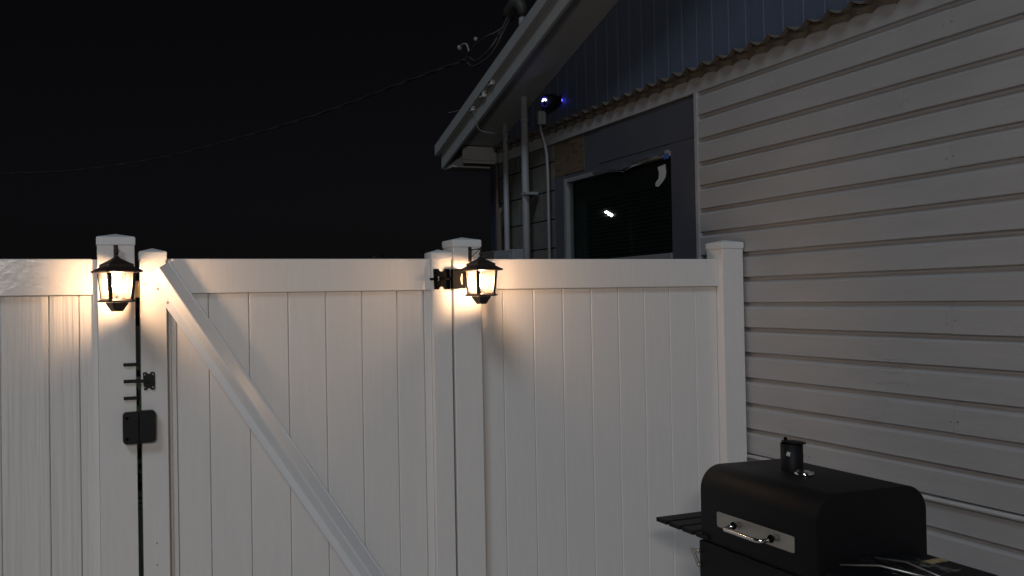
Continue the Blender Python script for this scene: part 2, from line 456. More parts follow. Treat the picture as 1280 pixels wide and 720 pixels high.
# latch: butterfly plate on the stile, and the box below (gate half)
lp = MB().prism([(x * 1.0 + .170, z + 1.381) for x, z in butterfly(.042, .066, .004)], 1, -.006, -.0005).build('latch_plate', M['latch'], gt, .001)
MB().box(.120, .170, -.012, -.0062, 1.376, 1.388).build('latch_bolt', M['latch'], lp, .002)
for sx in (-1, 1):
    for sz in (-1, 1):
        MB().lathe([(0, -.0095), (.003, -.0095), (.0042, -.0075), (.0042, -.0062)], (.170 + sx * .014, 0, 1.381 + sz * .024), 10, axis=1).build('screw', M['screw'], lp)
def rrect(x0, x1, z0, z1, r, corners=(1, 1, 1, 1), n=5):
    pts = []
    for (cx, cz, a0, on) in ((x0 + r, z0 + r, 180, corners[0]), (x1 - r, z0 + r, 270, corners[1]), (x1 - r, z1 - r, 0, corners[2]), (x0 + r, z1 - r, 90, corners[3])):
        if on:
            pts += [(cx + r * math.cos(R(a0 + 90 * i / n)), cz + r * math.sin(R(a0 + 90 * i / n))) for i in range(n + 1)]
        else:
            sx = cx - r if a0 in (180, 90) else cx + r; sz = cz - r if a0 in (180, 270) else cz + r
            pts.append((sx, sz))
    return pts
MB().prism(rrect(.1335, .190, 1.157, 1.275, .014, (0, 1, 1, 0)), 1, -.032, -.0005).build('latch_box', M['latch'], gt, .003)
sp = MB().prism(rrect(.078, .133, 1.155, 1.272, .014, (1, 0, 0, 1)), 1, -.030, -.0005).build('lock_box', M['latch'], fl, .003)
for z in (1.175, 1.25):
    MB().lathe([(0, -.033), (.005, -.033), (.006, -.031), (.006, -.030)], (.092, 0, z), 10, axis=1).build('bolt_head', M['black'], sp)
for z in (1.444, 1.383, 1.321):
    MB().box(.083, .131, -.009, -.0005, z - .006, z + .006).build('strike_bar', M['latch'], fl, .002)
MB().box(.1275, .1432, .03, .034, 1.690, 1.752).build('strike_plate', M['brass'], gt, .001)

# ------------------------------------------------------------------ lanterns
def lantern(x, y, yaw, label):
    root = thing('wall_lantern', (x, y, 1.78), label, 'lantern', 'small lanterns on the fence posts')
    # bracket (plate on the post face at y=0)
    pl = MB().box(-.0075, .0075, -y - .006, -y - .0005, .040, .104).build('bracket', M['bronze'], root, .0015, world=False)
    MB().tube([(0, -y - .006, .090), (0, 0, .090)], .0028, 8).build('arm', M['bronze'], pl, world=False)
    MB().tube([(0, -y - .006, .052), (0, 0.03, .082), (0, .004, .0885)], .0022, 8).build('stay', M['bronze'], pl, world=False)
    MB().lathe([(0, .054), (.0022, .054), (.0022, .066), (.0062, .062), (.008, .068), (.0062, .074), (.003, .077), (.003, .096), (0, .097)], n=12).build('hook', M['bronze'], root, world=False)
    yw = Matrix.Rotation(yaw, 4, 'Z')
    def b(mb, name, m_, par=root, bv=0): return mb.xf(yw).build(name, m_, par, bv, world=False)
    roof = MB().sq([(.061, -.002), (.0665, .0), (.0665, .004), (.044, .018), (.0435, .028), (.037, .031), (.013, .047), (.008, .052), (.006, .056), (.001, .058)])
    b(roof, 'roof', M['bronze'], bv=.0008)
    # corner bars, splayed
    ht, hb, zt, zb = .044, .0367, -.003, -.095
    for sx in (-1, 1):
        for sy in (-1, 1):
            r = .0055
            vs = [(sx * h + a * r, sy * h + c * r, z) for h, z in ((hb, zb), (ht, zt)) for a, c in ((-1, -1), (1, -1), (1, 1), (-1, 1))]
            b(MB().add(vs, [(3, 2, 1, 0), (4, 5, 6, 7), (0, 1, 5, 4), (1, 2, 6, 5), (2, 3, 7, 6), (3, 0, 4, 7)]), 'corner_bar', M['bronze'])
    # panes
    for k in range(4):
        a = k * math.pi / 2
        q = []
        for h, z in ((hb, zb), (ht, zt)):
            for s_ in (-1, 1): q.append(Vector((s_ * (h - .0042), -h + .001, z)))
        q = [q[0], q[1], q[3], q[2]]
        q2 = [v + Vector((0, .0018, 0)) for v in q]
        mb = MB().add(q + q2, [(0, 1, 2, 3), (7, 6, 5, 4), (0, 4, 5, 1), (1, 5, 6, 2), (2, 6, 7, 3), (3, 7, 4, 0)])
        mb.xf(Matrix.Rotation(a, 4, 'Z'))
        b(mb, 'pane', M['lglass'])
    b(MB().sq([(.040, -.107), (.0495, -.1048), (.0495, -.1012), (.041, -.0945)]), 'base_plate', M['bronze'], bv=.0006)
    b(MB().sq([(.0145, -.139), (.0160, -.136), (.0285, -.112), (.0285, -.1075)]), 'finial', M['bronze'], bv=.0006)
    # lampholder and bulb
    MB().lathe([(0, -.098), (.010, -.098), (.010, -.078), (.007, -.074), (0, -.074)], n=12).build('socket', M['bronze'], root, world=False)
    MB().lathe([(0, -.0735), (.006, -.072), (.012, -.060), (.0145, -.048), (.012, -.034), (.006, -.022), (0, -.017)], n=16).build('bulb', M['bulb'], root, world=False)
    return root
lantern(.063, -.125, R(21), 'lit black lantern on the post left of the gate, beside the latch')
lantern(1.452, -.125, R(12), 'lit black lantern on the hinge post near the middle, below a thin bracket')

# ------------------------------------------------------------------ house
XW = 2.896
hs_ = thing('house', (4.5, -1, 0), 'grey board-clad house with navy gable, corrugated flashing and unfinished dark window wall', 'house')
def LB(y):      # fascia bottom height along the rake
    yr = -2.2
    return 3.363 - .302 * (y - 1.261) if y > yr else 3.363 - .302 * (2 * yr - y - 1.261)
YR = -2.2
# core behind the cladding
MB().box(XW + .09, 8.5, -7.5, 3.18, 0, 2.74).build('wall', M['mortar'], hs_)
MB().prism([(-7.4, 2.741), (3.15, 2.741), (3.15, LB(3.15) + .08), (YR, LB(YR) + .08), (-7.4, LB(-7.4) + .08)], 0, XW + .065, 8.4).build('gable_wall', M['mortar'], hs_)
# clapboards: drop siding, flat face, cove under the next board's lip
def clap(y0, y1, z0, h=.1228, dx=0.0, dz=0.0, ztop=None):
    f = XW + dx
    pr = [(f + .030, z0), (f + .002, z0), (f, z0 + .002), (f, z0 + .0905), (f + .0035, z0 + .0960), (f + .014, z0 + .1005), (f + .020, z0 + .110), (f + .021, z0 + h + .004), (f + .030, z0 + h + .004)]
    n = 14
    ys = [y0 + (y1 - y0) * i / n for i in range(n + 1)]
    ph = random.random() * 50
    vs = []
    for y in ys:
        wob = noise.noise(Vector((y * 1.3, ph, 0))) * .0016
        wz = noise.noise(Vector((y * 1.1, ph, 9))) * .0012
        vs += [(x + wob, y, z + dz + wz) for x, z in pr]
    k = len(pr)
    fs = [(i * k + j, (i + 1) * k + j, (i + 1) * k + (j + 1) % k, i * k + (j + 1) % k) for i in range(n) for j in range(k)]
    fs += [tuple(range(k)), tuple(n * k + j for j in reversed(range(k)))]
    return MB().add(vs, fs).build('clapboard', M['paint'], hs_)
joints = {8: [-.239, -1.215, -3.1], 7: [-2.0], 6: [-1.0, -3.4], 5: [-2.2], 4: [-1.21, -3.0], 3: [-2.4], 2: [-1.9], 1: [-1.6, -3.3], 0: [-2.6], -1: [-1.201, -2.9],
          -2: [-2.0], -3: [-1.75], -4: [-1.2, -3.2], -5: [-2.3], -6: [-.4, -1.9], -7: [-2.7]}
for n in range(-13, 9):
    z0 = 1.622 + .1228 * n - .123
    z0 = 1.4992 + .1228 * (n + 1) if False else 1.6220 + .1228 * n
    js = joints.get(n, [-1.9])
    ed = [.372] + js + [-7.4]
    for a, b in zip(ed[:-1], ed[1:]):
        clap(b + .0008, a - .0008, z0, dx=random.uniform(-.0018, .0018), dz=random.uniform(-.0012, .0012))
# note: board n has its lower lip at 1.622+.1228n, flat top .0985 above
nl = None
for n, js in joints.items():
    for jy in js:
        if jy < -2.3: continue
        for dy in (-.018, .018):
            z_ = 1.6220 + .1228 * n + .03
            if nl is None:
                nl = MB().lathe([(0, XW - .0030), (.0028, XW - .0028), (.0032, XW + .001)], (0, 0, 0), 8, axis=0).build('nail', M['nail'], hs_)
                base = nl.location.copy()
                nl.location = base + Vector((0, jy + dy, z_))
            else:
                inst(nl, 'nail', hs_, base + Vector((0, jy + dy + random.uniform(-.004, .004), z_ + random.uniform(-.004, .02))))
# frieze board at the top, three lengths
for a, b in ((2.10, -.598), (-.600, -3.3), (-3.302, -7.4)):
    MB().prism([(XW + .03, 2.727), (XW + .002, 2.727), (XW, 2.729), (XW, 2.829), (XW + .03, 2.829)], 1, b, a).build('frieze_board', M['paint'], hs_, .001)
MB().prism([(XW + .03, 2.727), (XW + .004, 2.727), (XW + .003, 2.729), (XW + .003, 2.829), (XW + .03, 2.829)], 1, 2.102, 3.06).build('frieze_board', M['paint'], hs_, .001)
# corner trim between cladding and dark wall
MB().box(XW - .006, XW + .03, .374, .402, .02, 2.7265).build('trim', M['paint'], hs_, .002)
# corrugated flashing: sheet pushed out of the wall, cusped teeth
cf = MB(); P_ = .1305; vs = []
ny = 1000
def teeth(y):
    u = ((y + .389) / P_) % 1.0
    d = abs(u - .0) if u < .5 else 1 - u
    k = .006 * noise.noise(Vector((y * 5, 0, 3)))
    return .034 * math.pow(max(0, 1 - 2 * d), 1.5) + k * .6
for i in range(ny + 1):
    y = 3.05 + (-6.0 - 3.05) * i / ny
    h = teeth(y)
    wv = .004 * noise.noise(Vector((y * 2.1, 7, 0)))
    x0 = XW - .050 + wv
    vs += [(x0, y, 2.826 + h), (XW + .04, y, 2.832 + h), (XW + .04, y, 2.8335 + h), (x0, y, 2.8272 + h)]
fs = []
for i in range(ny):
    for k in range(4): fs.append((4 * i + k, 4 * i + (k + 1) % 4, 4 * i + 4 + (k + 1) % 4, 4 * i + 4 + k))
cf.add(vs, fs).build('corrugated_flashing', M['corr'], hs_)
ls = MB(); vs = []; fs = []  # brown scalloped strip added as the shade the teeth throw on the frieze
for i in range(ny + 1):
    y = 3.05 + (-6.0 - 3.05) * i / ny
    u = ((y + .389) / P_) % 1.0
    zb_ = 2.790 + .016 * math.sqrt(max(0, 1 - (2 * min(u, 1 - u)) ** 2)) + .005 * noise.noise(Vector((y * 16, 2, 0)))
    xo = XW - .010 - .006 * math.cos(2 * math.pi * u)
    vs += [(xo, y, zb_), (xo - .004, y, 2.8285 + .5 * teeth(y)), (xo + .0, y, 2.8285 + .5 * teeth(y)), (xo + .003, y, zb_)]
for i in range(ny):
    for k in range(4): fs.append((4 * i + k, 4 * i + (k + 1) % 4, 4 * i + 4 + (k + 1) % 4, 4 * i + 4 + k))
ls.add(vs, fs).build('flashing_shade', M['corr'], hs_)
# gable boards, vertical, navy
y = 3.155
k = 0
while y > -7.3:
    y2 = y - .137
    a, b = y2 + .0012, y - .0012
    xf_ = XW + .034
    zt = min(LB(a), LB(b)) + .084
    pr = [(xf_ + .003, a), (xf_, a + .004), (xf_, b - .004), (xf_ + .003, b), (xf_ + .028, b), (xf_ + .028, a)]
    vs = [(p, q, 2.74) for p, q in pr] + [(p, q, LB(q) + .086) for p, q in pr]
    MB().add(vs, [(i, i + 6, (i + 1) % 6 + 6, (i + 1) % 6) for i in range(6)] + [tuple(range(6)), tuple(reversed(range(6, 12)))]).build('gable_board', M['navy'], hs_)
    y = y2
# dark unfinished wall round the window: panels
def panel(y0, y1, z0, z1, m_, x=XW + .018, name='sheathing_panel', th=.03):
    return MB().box(x, x + th, y0, y1, z0, z1).build(name, m_, hs_, .0015)
WY0, WY1, WZ0, WZ1 = .655, 1.945, 1.885, 2.462
panel(.403, WY0 - .002, .02, 2.5, M['sheath'], XW + .012)
panel(.403, 1.46, 2.502, 2.7265, M['sheath'], XW + .012)
panel(WY0, 1.46, WZ1 + .001, 2.5, M['sheath'], XW + .015)
panel(1.462, 1.66, WZ1 + .001, 2.7265, M['sheath'], XW + .016)
panel(1.662, 2.098, 2.49, 2.7265, M['ply'], XW + .013, 'plywood_patch')
panel(WY1 + .002, 2.098, .02, 2.488, M['sheath'], XW + .012)
panel(1.662, WY1, WZ1 + .001, 2.489, M['sheath'], XW + .016)
panel(WY0, WY1, .02, WZ0 - .035, M['sheath'], XW + .015)
# window
wn = MB().box(XW + .0825, XW + .0895, WY0, WY1, WZ0, WZ1).build('window', M['room'], hs_)
for a, b, c, d in ((WY1 - .036, WY1, WZ0, WZ1), (WY0, WY1 - .0455, WZ1 - .028, WZ1), (WY0, WY1 - .0455, WZ0 - .03, WZ0 + .012),):
    MB().box(XW + .004, XW + .06, a, b, c, d).build('frame', M['framegrey'], wn, .002)
MB().box(XW + .028, XW + .033, WY0 + .0062, WY1 - .0455, WZ0 + .0125, WZ1 - .0355).build('pane', M['wglass'], wn)
bs = MB().box(XW + .07, XW + .0712, WY0 + .02, WY1 - .08, 0, .021)
bs0 = None
for i in range(17):
    z = WZ0 + .02 + i * .024
    if bs0 is None:
        bs0 = MB().prism([(XW + .066, z), (XW + .080, z + .014), (XW + .081, z + .013), (XW + .067, z - .001)], 1, WY0 + .05, WY1 - .2).build('blind_slat', M['blind'], wn)
    else:
        inst(bs0, 'blind_slat', wn, (0, 0, i * .024))
# torn black wrap hanging over the head of the window
def ragged(pts_top, pts_bot, x, m_, name, par):
    n = len(pts_top); vs = []
    for i in range(n):
        dx = .003 * math.sin(i * 1.9)
        vs += [(x + dx, pts_top[i][0], pts_top[i][1]), (x - .004 + dx * 2, pts_bot[i][0], pts_bot[i][1])]
    vs2 = [(a + .0022, b, c) for a, b, c in vs]
    fs = [(2 * i, 2 * i + 1, 2 * i + 3, 2 * i + 2) for i in range(n - 1)]
    k = len(vs)
    fs2 = [(k + 2 * i, k + 2 * i + 2, k + 2 * i + 3, k + 2 * i + 1) for i in range(n - 1)]
    return MB().add(vs + vs2, fs + fs2).build(name, m_, par)
top = [(1.52, 2.472), (1.36, 2.476), (1.24, 2.47), (1.15, 2.475), (1.05, 2.47), (.95, 2.473), (.85, 2.47), (.76, 2.472), (.70, 2.47)]
bot = [(1.52, 2.448), (1.36, 2.443), (1.24, 2.434), (1.15, 2.421), (1.05, 2.436), (.95, 2.447), (.85, 2.449), (.76, 2.446), (.70, 2.45)]
ragged(top, bot, XW - .0005, M['sheath'], 'torn_wrap', wn)
bot2 = [(1.30, 2.428), (1.22, 2.421), (1.14, 2.407), (1.05, 2.423), (.95, 2.43), (.85, 2.440), (.77, 2.439)]
top2 = [(1.30, 2.43), (1.22, 2.43), (1.14, 2.41), (1.05, 2.432), (.95, 2.452), (.85, 2.455), (.77, 2.45)]
ragged(top2, bot2, XW + .002, M['wrap'], 'wrap_strip', wn)
MB().box(XW - .002, XW + .003, .66, .70, 2.42, 2.448).build('tape', M['tape'], wn)
MB().box(XW - .003, XW + .002, .656, .69, 2.449, 2.468).build('wrap_scrap', M['wrap'], wn)
st = [(.810, 2.392), (.728, 2.400), (.724, 2.35), (.732, 2.325), (.765, 2.300), (.805, 2.280), (.838, 2.288), (.832, 2.308), (.803, 2.325), (.795, 2.355)]
MB().add([(XW + .026, a, b) for a, b in st] + [(XW + .0275, a, b) for a, b in st], [tuple(range(10)), tuple(reversed(range(10, 20)))] + [(i, i + 10, (i + 1) % 10 + 10, (i + 1) % 10) for i in range(10)]).build('sticker', M['sticker'], wn)
# block wall at the far end, blocks laid one by one
MB().box(XW + .034, XW + .05, 2.101, 3.07, 0, 2.74).build('mortar_bed', M['mortar'], hs_)
for r_ in range(14):
    z = .01 + r_ * .2
    off = .2 if r_ % 2 else 0
    yb = 2.103 - off
    while yb < 3.06:
        a, b = max(2.103, yb), min(3.068, yb + .392)
        if b - a > .03 and z < 2.72:
            MB().box(XW + .012 + random.uniform(-.002, .002), XW + .035, a, b, z, min(z + .192, 2.7255)).build('wall_block', M['block'], hs_, .003)
        yb += .4
MB().box(XW - .012, XW + .089, 3.072, 3.2, 0, 2.7265).build('corner_board', M['cornerb'], hs_, .003)
MB().box(XW - .02, XW - .0125, 3.09, 3.135, 0, 2.7265).build('corner_batten', M['cornerb'], hs_, .002)
# rake overhang: roof deck, drip edge, fascia, soffit, boxed return
YE = 3.41
def slope(name, x0, x1, zlo, zhi, m_, y0=YE, yend=None, bevel=.002):
    pts = [y0, YR] if yend is None else [y0, yend]
    a, b = pts
    vs = [(x, y, LB(y) + dz) for y in (a, b) for x, dz in ((x0, zlo), (x1, zlo), (x1, zhi), (x0, zhi))]
    MB().add(vs, [(0, 1, 2, 3), (7, 6, 5, 4), (0, 4, 5, 1), (1, 5, 6, 2), (2, 6, 7, 3), (3, 7, 4, 0)]).build(name, m_, hs_, bevel)
slope('fascia', 2.55, 2.572, 0, .165, M['soffit'])
slope('drip_edge', 2.512, 2.5495, .128, .212, M['soffit'], YE + .05)
slope('roof_edge', 2.520, 8.6, .213, .228, M['roofm'], YE + .08)
slope('roof', 2.5725, 8.6, .166, .212, M['soffit'], YE + .05)
slope('soffit', 2.573, XW + .034, .088, .10, M['soffit'], 3.16)
slope('roof', 2.49, 8.6, .166, .215, M['roofm'], -2.202, -7.6)
slope('fascia', 2.55, 2.572, 0, .165, M['soffit'], -2.202, -7.5)
slope('soffit', 2.573, XW + .034, .088, .10, M['soffit'], -2.202, -7.4)
MB().box(2.5725, XW + .05, 3.205, YE, 2.705, 2.72).build('eave_soffit', M['soffit'], hs_, .002)
MB().box(2.64, XW + .03, 3.165, 3.18, 2.735, LB(3.17) + .085).build('eave_return', M['soffit'], hs_, .002)
MB().box(2.64, XW + .03, 3.150, 3.1645, 2.760, 2.768).build('eave_moulding', M['soffit'], hs_, .001)
MB().box(2.5725, XW + .05, YE - .02, YE, 2.7205, LB(YE) + .16).build('eave_fascia', M['soffit'], hs_, .002)
MB().box(XW + .051, 8.5, 3.2, YE, 2.70, 2.86).build('eave_box', M['soffit'], hs_, .002)
# cable clips on the fascia
for yy, zz in ((2.31, 3.18), (2.46, 3.125), (2.68, 3.068)):
    c = MB().box(2.520, 2.5495, yy - .034, yy + .034, zz - .026, zz + .026).build('cable_clip', M['winwhite'], hs_, .004)
    MB().lathe([(0, 2.514), (.013, 2.514), (.013, 2.5195)], (0, yy - .004, zz), 12, axis=0).build('ring', M['cable'], c)

# pale pipe lying along the boards
tag(MB().tube([(XW - .008, .10 - i * .25, .872 + .002 * math.sin(i)) for i in range(0, 24)], .010, 8).build('water_pipe', M['palecable']),
    'thin pale pipe running low along the grey boards behind the grill', 'pipe')

# ------------------------------------------------------------------ conduits and wires on the house
sm_ = thing('service_mast', (2.83, 2.41, 0), 'thick grey conduit rising through the eave to a hooded weatherhead', 'service mast')
MB().tube([(2.83, 2.405, .9), (2.83, 2.405, 3.70)], .027, 16).build('pipe', M['pvc'], sm_)
MB().tube([(2.83, 2.405, 2.93), (2.83, 2.405, 2.955)], .031, 16).build('coupling', M['pvc'], sm_)
MB().box(2.80, 2.895, 2.33, 2.42, 2.40, 2.42).build('strap', M['pvc'], sm_, .002)
wh = MB()
vs = []
pth = [(2.83, 2.405, 3.69), (2.83, 2.41, 3.75), (2.825, 2.44, 3.795), (2.815, 2.50, 3.80), (2.80, 2.56, 3.765), (2.79, 2.59, 3.72)]
wh.tube(pth, [.034, .042, .052, .056, .05, .04], 14)
wh.build('weatherhead', M['cable'], sm_)
c2 = thing('conduit', (2.84, 2.82, 0), 'middle thin grey conduit left of the service mast, running into a box', 'conduit', None)
MB().tube([(2.85, 2.80, 1.0), (2.85, 2.80, 2.985)], .021, 12).build('pipe', M['pvc'], c2)
MB().tube([(2.85, 2.80, 2.9), (2.85, 2.80, 2.925)], .025, 12).build('coupling', M['pvc'], c2)
c3 = thing('conduit', (2.84, 2.1, 0), 'thinnest conduit, bending down from a fitting beside the window wall', 'conduit', None)
MB().box(2.835, 2.89, 2.168, 2.206, 2.875, 2.97).build('fitting', M['pvc'], c3, .006)
MB().tube([(2.85, 2.185, 2.87), (2.85, 2.17, 2.82), (2.86, 2.145, 2.75), (2.868, 2.125, 2.66), (2.87, 2.118, 2.5), (2.87, 2.118, .9)], .0105, 10).build('pipe', M['pvc'], c3)
c4 = tag(MB().tube([(2.86, 3.0, .3), (2.86, 3.0, 2.72)], .012, 10).build('pipe', M['rust']), 'reddish old pipe beside the dark corner board of the house', 'pipe')
tag(MB().tube([(2.85, 2.94, .3), (2.85, 2.94, 2.32), (2.865, 2.94, 2.36)], .02, 12).build('downpipe', M['rust']), 'short fat drain pipe standing at the corner of the block wall', 'pipe')
mb_ = thing('meter_box', (2.8, 2.66, 1.2), 'pale grey electrical box that the middle conduit enters, above the fence top', 'electrical box')
MB().box(2.76, 2.895, 2.50, 2.86, 1.3, 2.02).build('cabinet', M['pvc'], mb_, .006)
MB().box(2.75, 2.7595, 2.53, 2.83, 1.33, 1.99).build('lid', M['pvc'], mb_, .004)
m2 = thing('meter_box', (2.8, 3.0, 1.2), 'darker box at the house corner left of the pale electrical box', 'electrical box')
MB().box(2.77, 2.895, 2.88, 3.19, 1.3, 2.03).build('cabinet', M['rust'], m2, .006)
MB().box(2.762, 2.7695, 2.9, 3.17, 1.33, 2.0).build('lid', M['rust'], m2, .004)

# security camera with blue arc light
sc_ = thing('security_camera', (2.86, 2.06, 3.01), 'black round security camera under the eave with a glowing blue-white arc', 'camera')
ax = Vector((-.96, -.26, -.10)).normalized()
q = ax.to_track_quat('Z', 'Y').to_matrix().to_4x4()
def cb(mb, name, m_, bv=0): return mb.xf(q).build(name, m_, sc_, bv, world=False)
cb(MB().lathe([(0, -.07), (.035, -.07), (.050, -.055), (.054, -.02), (.054, .02), (.048, .038), (.044, .038), (0, .038)], n=28), 'housing', M['camblack'])
cb(MB().lathe([(0, .0385), (.014, .0385), (.014, .042), (.010, .044), (0, .044)], n=20), 'lens', M['camblack'])
am = MB(); vs = []
for i in range(13):
    a = R(15 + 150 * i / 12)
    for r_, z in ((.012, .046), (.022, .046), (.022, .039), (.012, .039)): vs.append((r_ * math.cos(a), r_ * math.sin(a), z))
fs = [(4 * i + k, 4 * i + (k + 1) % 4, 4 * i + 4 + (k + 1) % 4, 4 * i + 4 + k) for i in range(12) for k in range(4)] + [(0, 1, 2, 3), (51, 50, 49, 48)]
ar = MB().add(vs, fs)
# turn the arc so that its opening faces down in the world
up = q.inverted().to_3x3() @ Vector((0, 0, 1)); ang = math.atan2(up.y, up.x) - math.pi / 2
ar.xf(Matrix.Rotation(ang, 4, 'Z'))
cb(ar, 'light_arc', M['led'])
cb(MB().lathe([(.030, .0385), (.0302, .042), (.037, .042), (.0372, .0385)], n=28), 'halo_ring', M['ledhalo'])  # ring added to imitate the blue halo around the arc
MB().box(.040, .0445, -.108, .03, -.03, .03).build('spill_cover', M['camblack'], sc_, .004, world=False)  # added plate that hides the blue emitter behind it from view
MB().box(.046, .052, -.100, -.070, -.012, .004).build('spill_led', M['ledspill'], sc_, world=False)  # hidden emitter added to throw the blue spill onto the gable

# telephone wire looping from the clips
def smooth_path(pts, n=8):
    pts = [Vector(p) for p in pts]; out = []
    for i in range(len(pts) - 1):
        p0 = pts[max(i - 1, 0)]; p1 = pts[i]; p2 = pts[i + 1]; p3 = pts[min(i + 2, len(pts) - 1)]
        for k in range(n):
            t = k / n
            out.append(.5 * ((2 * p1) + (p2 - p0) * t + (2 * p0 - 5 * p1 + 4 * p2 - p3) * t * t + (3 * p1 - p0 - 3 * p2 + p3) * t ** 3))
    out.append(pts[-1]); return out
tag(MB().tube(smooth_path([(2.53, 2.66, 3.06), (2.54, 2.62, 2.97), (2.55, 2.58, 2.89), (2.62, 2.50, 2.855), (2.72, 2.58, 2.86), (2.82, 2.72, 2.915), (2.83, 2.74, 2.95)]), .0028, 6).build('telephone_wire', M['drop']),
    'thin pale wire drooping from the eave clips to the conduit', 'wire')
tag(MB().tube(smooth_path([(2.525, 2.70, 3.07), (2.52, 2.9, 3.09), (2.51, 3.12, 3.112)]), .003, 6).build('telephone_wire', M['drop']),
    'short stub of wire sticking out left from the lowest eave clip', 'wire')
tag(MB().tube(smooth_path([(2.545, 2.31, 3.165), (2.54, 2.4, 3.13), (2.54, 2.46, 3.11), (2.54, 2.55, 3.07), (2.54, 2.68, 3.055)]), .0025, 6).build('telephone_wire', M['drop']),
    'thin wire strung between the three clips on the fascia', 'wire')

# service drop across the night sky, twisted cable
E0 = Vector((0, -3.73, 1.66))
rays = [(0.351, .9031, .2475), (.2887, .9309, .224), (.2112, .9581, .1936), (.1338, .9767, .1679), (.0582, .9876, .1459), (-.0138, .9912, .1317), (-.0683, .9896, .1264), (-.1196, .9851, .1232)]
dist = [7.25, 8.9, 11.2, 13.8, 16.6, 19.5, 22, 24.5]
pts = [E0 + Vector(r_) * d for r_, d in zip(rays, dist)]
pts.append(pts[-1] + (pts[-1] - pts[-2]) * 2 + Vector((0, 0, .6)))
sp_ = smooth_path(pts, 24)
def twist(path, r, turns, ph):
    out = []
    for i, p in enumerate(path):
        d = (path[min(i + 1, len(path) - 1)] - path[max(i - 1, 0)]).normalized()
        u = d.cross(Vector((0, 0, 1))).normalized(); v = d.cross(u)
        a = ph + turns * 2 * math.pi * i / len(path)
        rr = r * (1 + .8 * noise.noise(p * .7))
        out.append(p + u * math.cos(a) * rr + v * math.sin(a) * rr)
    return out
sd = thing('overhead_cable', pts[0], 'twisted power cable sagging across the night sky to the house eave', 'power cable')
for ph in (0, math.pi): MB().tube(twist(sp_, .006, 15, ph), .0075, 5).build('strand', M['cable'], sd)
MB().tube(smooth_path([pts[0], (2.55, 2.75, 3.50), (2.57, 2.5, 3.54), (2.62, 2.42, 3.56), (2.68, 2.40, 3.60)]), .008, 6).build('tail', M['cable'], sd)
for a in ([(2.56, 2.86, 3.47), (2.56, 2.74, 3.39), (2.56, 2.56, 3.37), (2.60, 2.42, 3.42), (2.66, 2.38, 3.55), (2.78, 2.52, 3.70)],
          [(2.56, 2.80, 3.48), (2.56, 2.66, 3.41), (2.57, 2.50, 3.42), (2.62, 2.42, 3.50), (2.79, 2.56, 3.74)]):
    MB().tube(smooth_path(a), .009, 6).build('drip_loop', M['cable'], sd)
MB().tube(smooth_path([(2.55, 2.94, 3.585), (2.55, 2.88, 3.59), (2.55, 2.80, 3.565), (2.56, 2.78, 3.50)]), .007, 6).build('clamp', M['pvc'], sd)
MB().lathe([(0, -.02), (.016, -.015), (.02, 0), (.016, .015), (0, .02)], (2.55, 2.95, 3.58), 12).build('insulator', M['pvc'], sd)
MB().lathe([(0, -.016), (.012, -.012), (.015, 0), (.012, .012), (0, .016)], (2.55, 2.62, 3.56), 12).build('insulator', M['pvc'], sd)

# ------------------------------------------------------------------ grill
gr = thing('charcoal_grill', (2.22, -1.17, 0), 'black charcoal grill with rounded lid, steel handle plate and short chimney', 'grill')
GX0, GX1, GY0, GY1 = 1.992, 2.45, -1.473, -.875
def lidprof(x0, x1, zb, zt, r, n=9, drop=.006):
    pts = [(x0, zb)]
    for i in range(n + 1):
        a = R(180 - 90 * i / n); pts.append((x0 + r + r * math.cos(a), zt - r + r * math.sin(a)))
    for i in range(n + 1):
        a = R(90 - 90 * i / n); pts.append((x1 - r + r * math.cos(a), zt - drop - r + r * math.sin(a)))
    pts.append((x1, zb)); return pts
lid = MB().prism(lidprof(GX0, GX1, .777, 1.042, .085, 14), 1, GY0, GY1, True).build('lid', M['grill'], gr, .003)
# end face rims
for a, b in ((GY0 - .0035, GY0 - .0002), (GY1 + .0002, GY1 + .0035)):
    MB().prism(lidprof(GX0 + .004, GX1 - .004, .78, 1.038, .082, 14), 1, a, b, True).build('lid_end', M['grill'], gr, .001)
pl = MB().prism([(y_, z_) for y_, z_ in rrect(-1.379, -.976, .844, .897, .008)], 0, GX0 - .0035, GX0 - .0003).build('handle_plate', M['steel'], lid, .0008)
hy0, hy1, hz_ = -1.283, -1.088, .871
pth = [(GX0 - .004, hy1, hz_), (GX0 - .040, hy1, hz_ - .003)]
for i in range(7):
    a = R(90 * i / 6); pth.append((GX0 - .040 - .024 * math.sin(a), hy1 - .024 * (1 - math.cos(a)), hz_ - .004))
for i in range(7):
    a = R(90 * i / 6); pth.append((GX0 - .064 + .024 * (1 - math.cos(a)), hy0 + .024 - .024 * math.sin(a), hz_ - .004))
pth += [(GX0 - .004, hy0, hz_)]
MB().tube(pth, .0072, 14).build('handle', M['chrome'], lid)
for y_ in (hy0, hy1):
    MB().lathe([(.0072, GX0 - .022), (.0125, GX0 - .021), (.0135, GX0 - .017), (.0125, GX0 - .013), (.0072, GX0 - .012)], (0, y_, hz_), 14, axis=0).build('handle_collar', M['black'], lid)
# thermometer
tx, ty, tz = 2.198, -1.19, 1.0412
MB().lathe([(0, 0), (.033, 0), (.034, .004), (.031, .010), (.027, .0125), (.026, .009), (0, .009)], (tx, ty, tz), 28).build('thermometer', M['chrome'], lid)
MB().lathe([(0, .0095), (.0255, .0095), (.02, .013), (0, .0145)], (tx, ty, tz), 24).build('thermometer_glass', M['chrome'], lid)
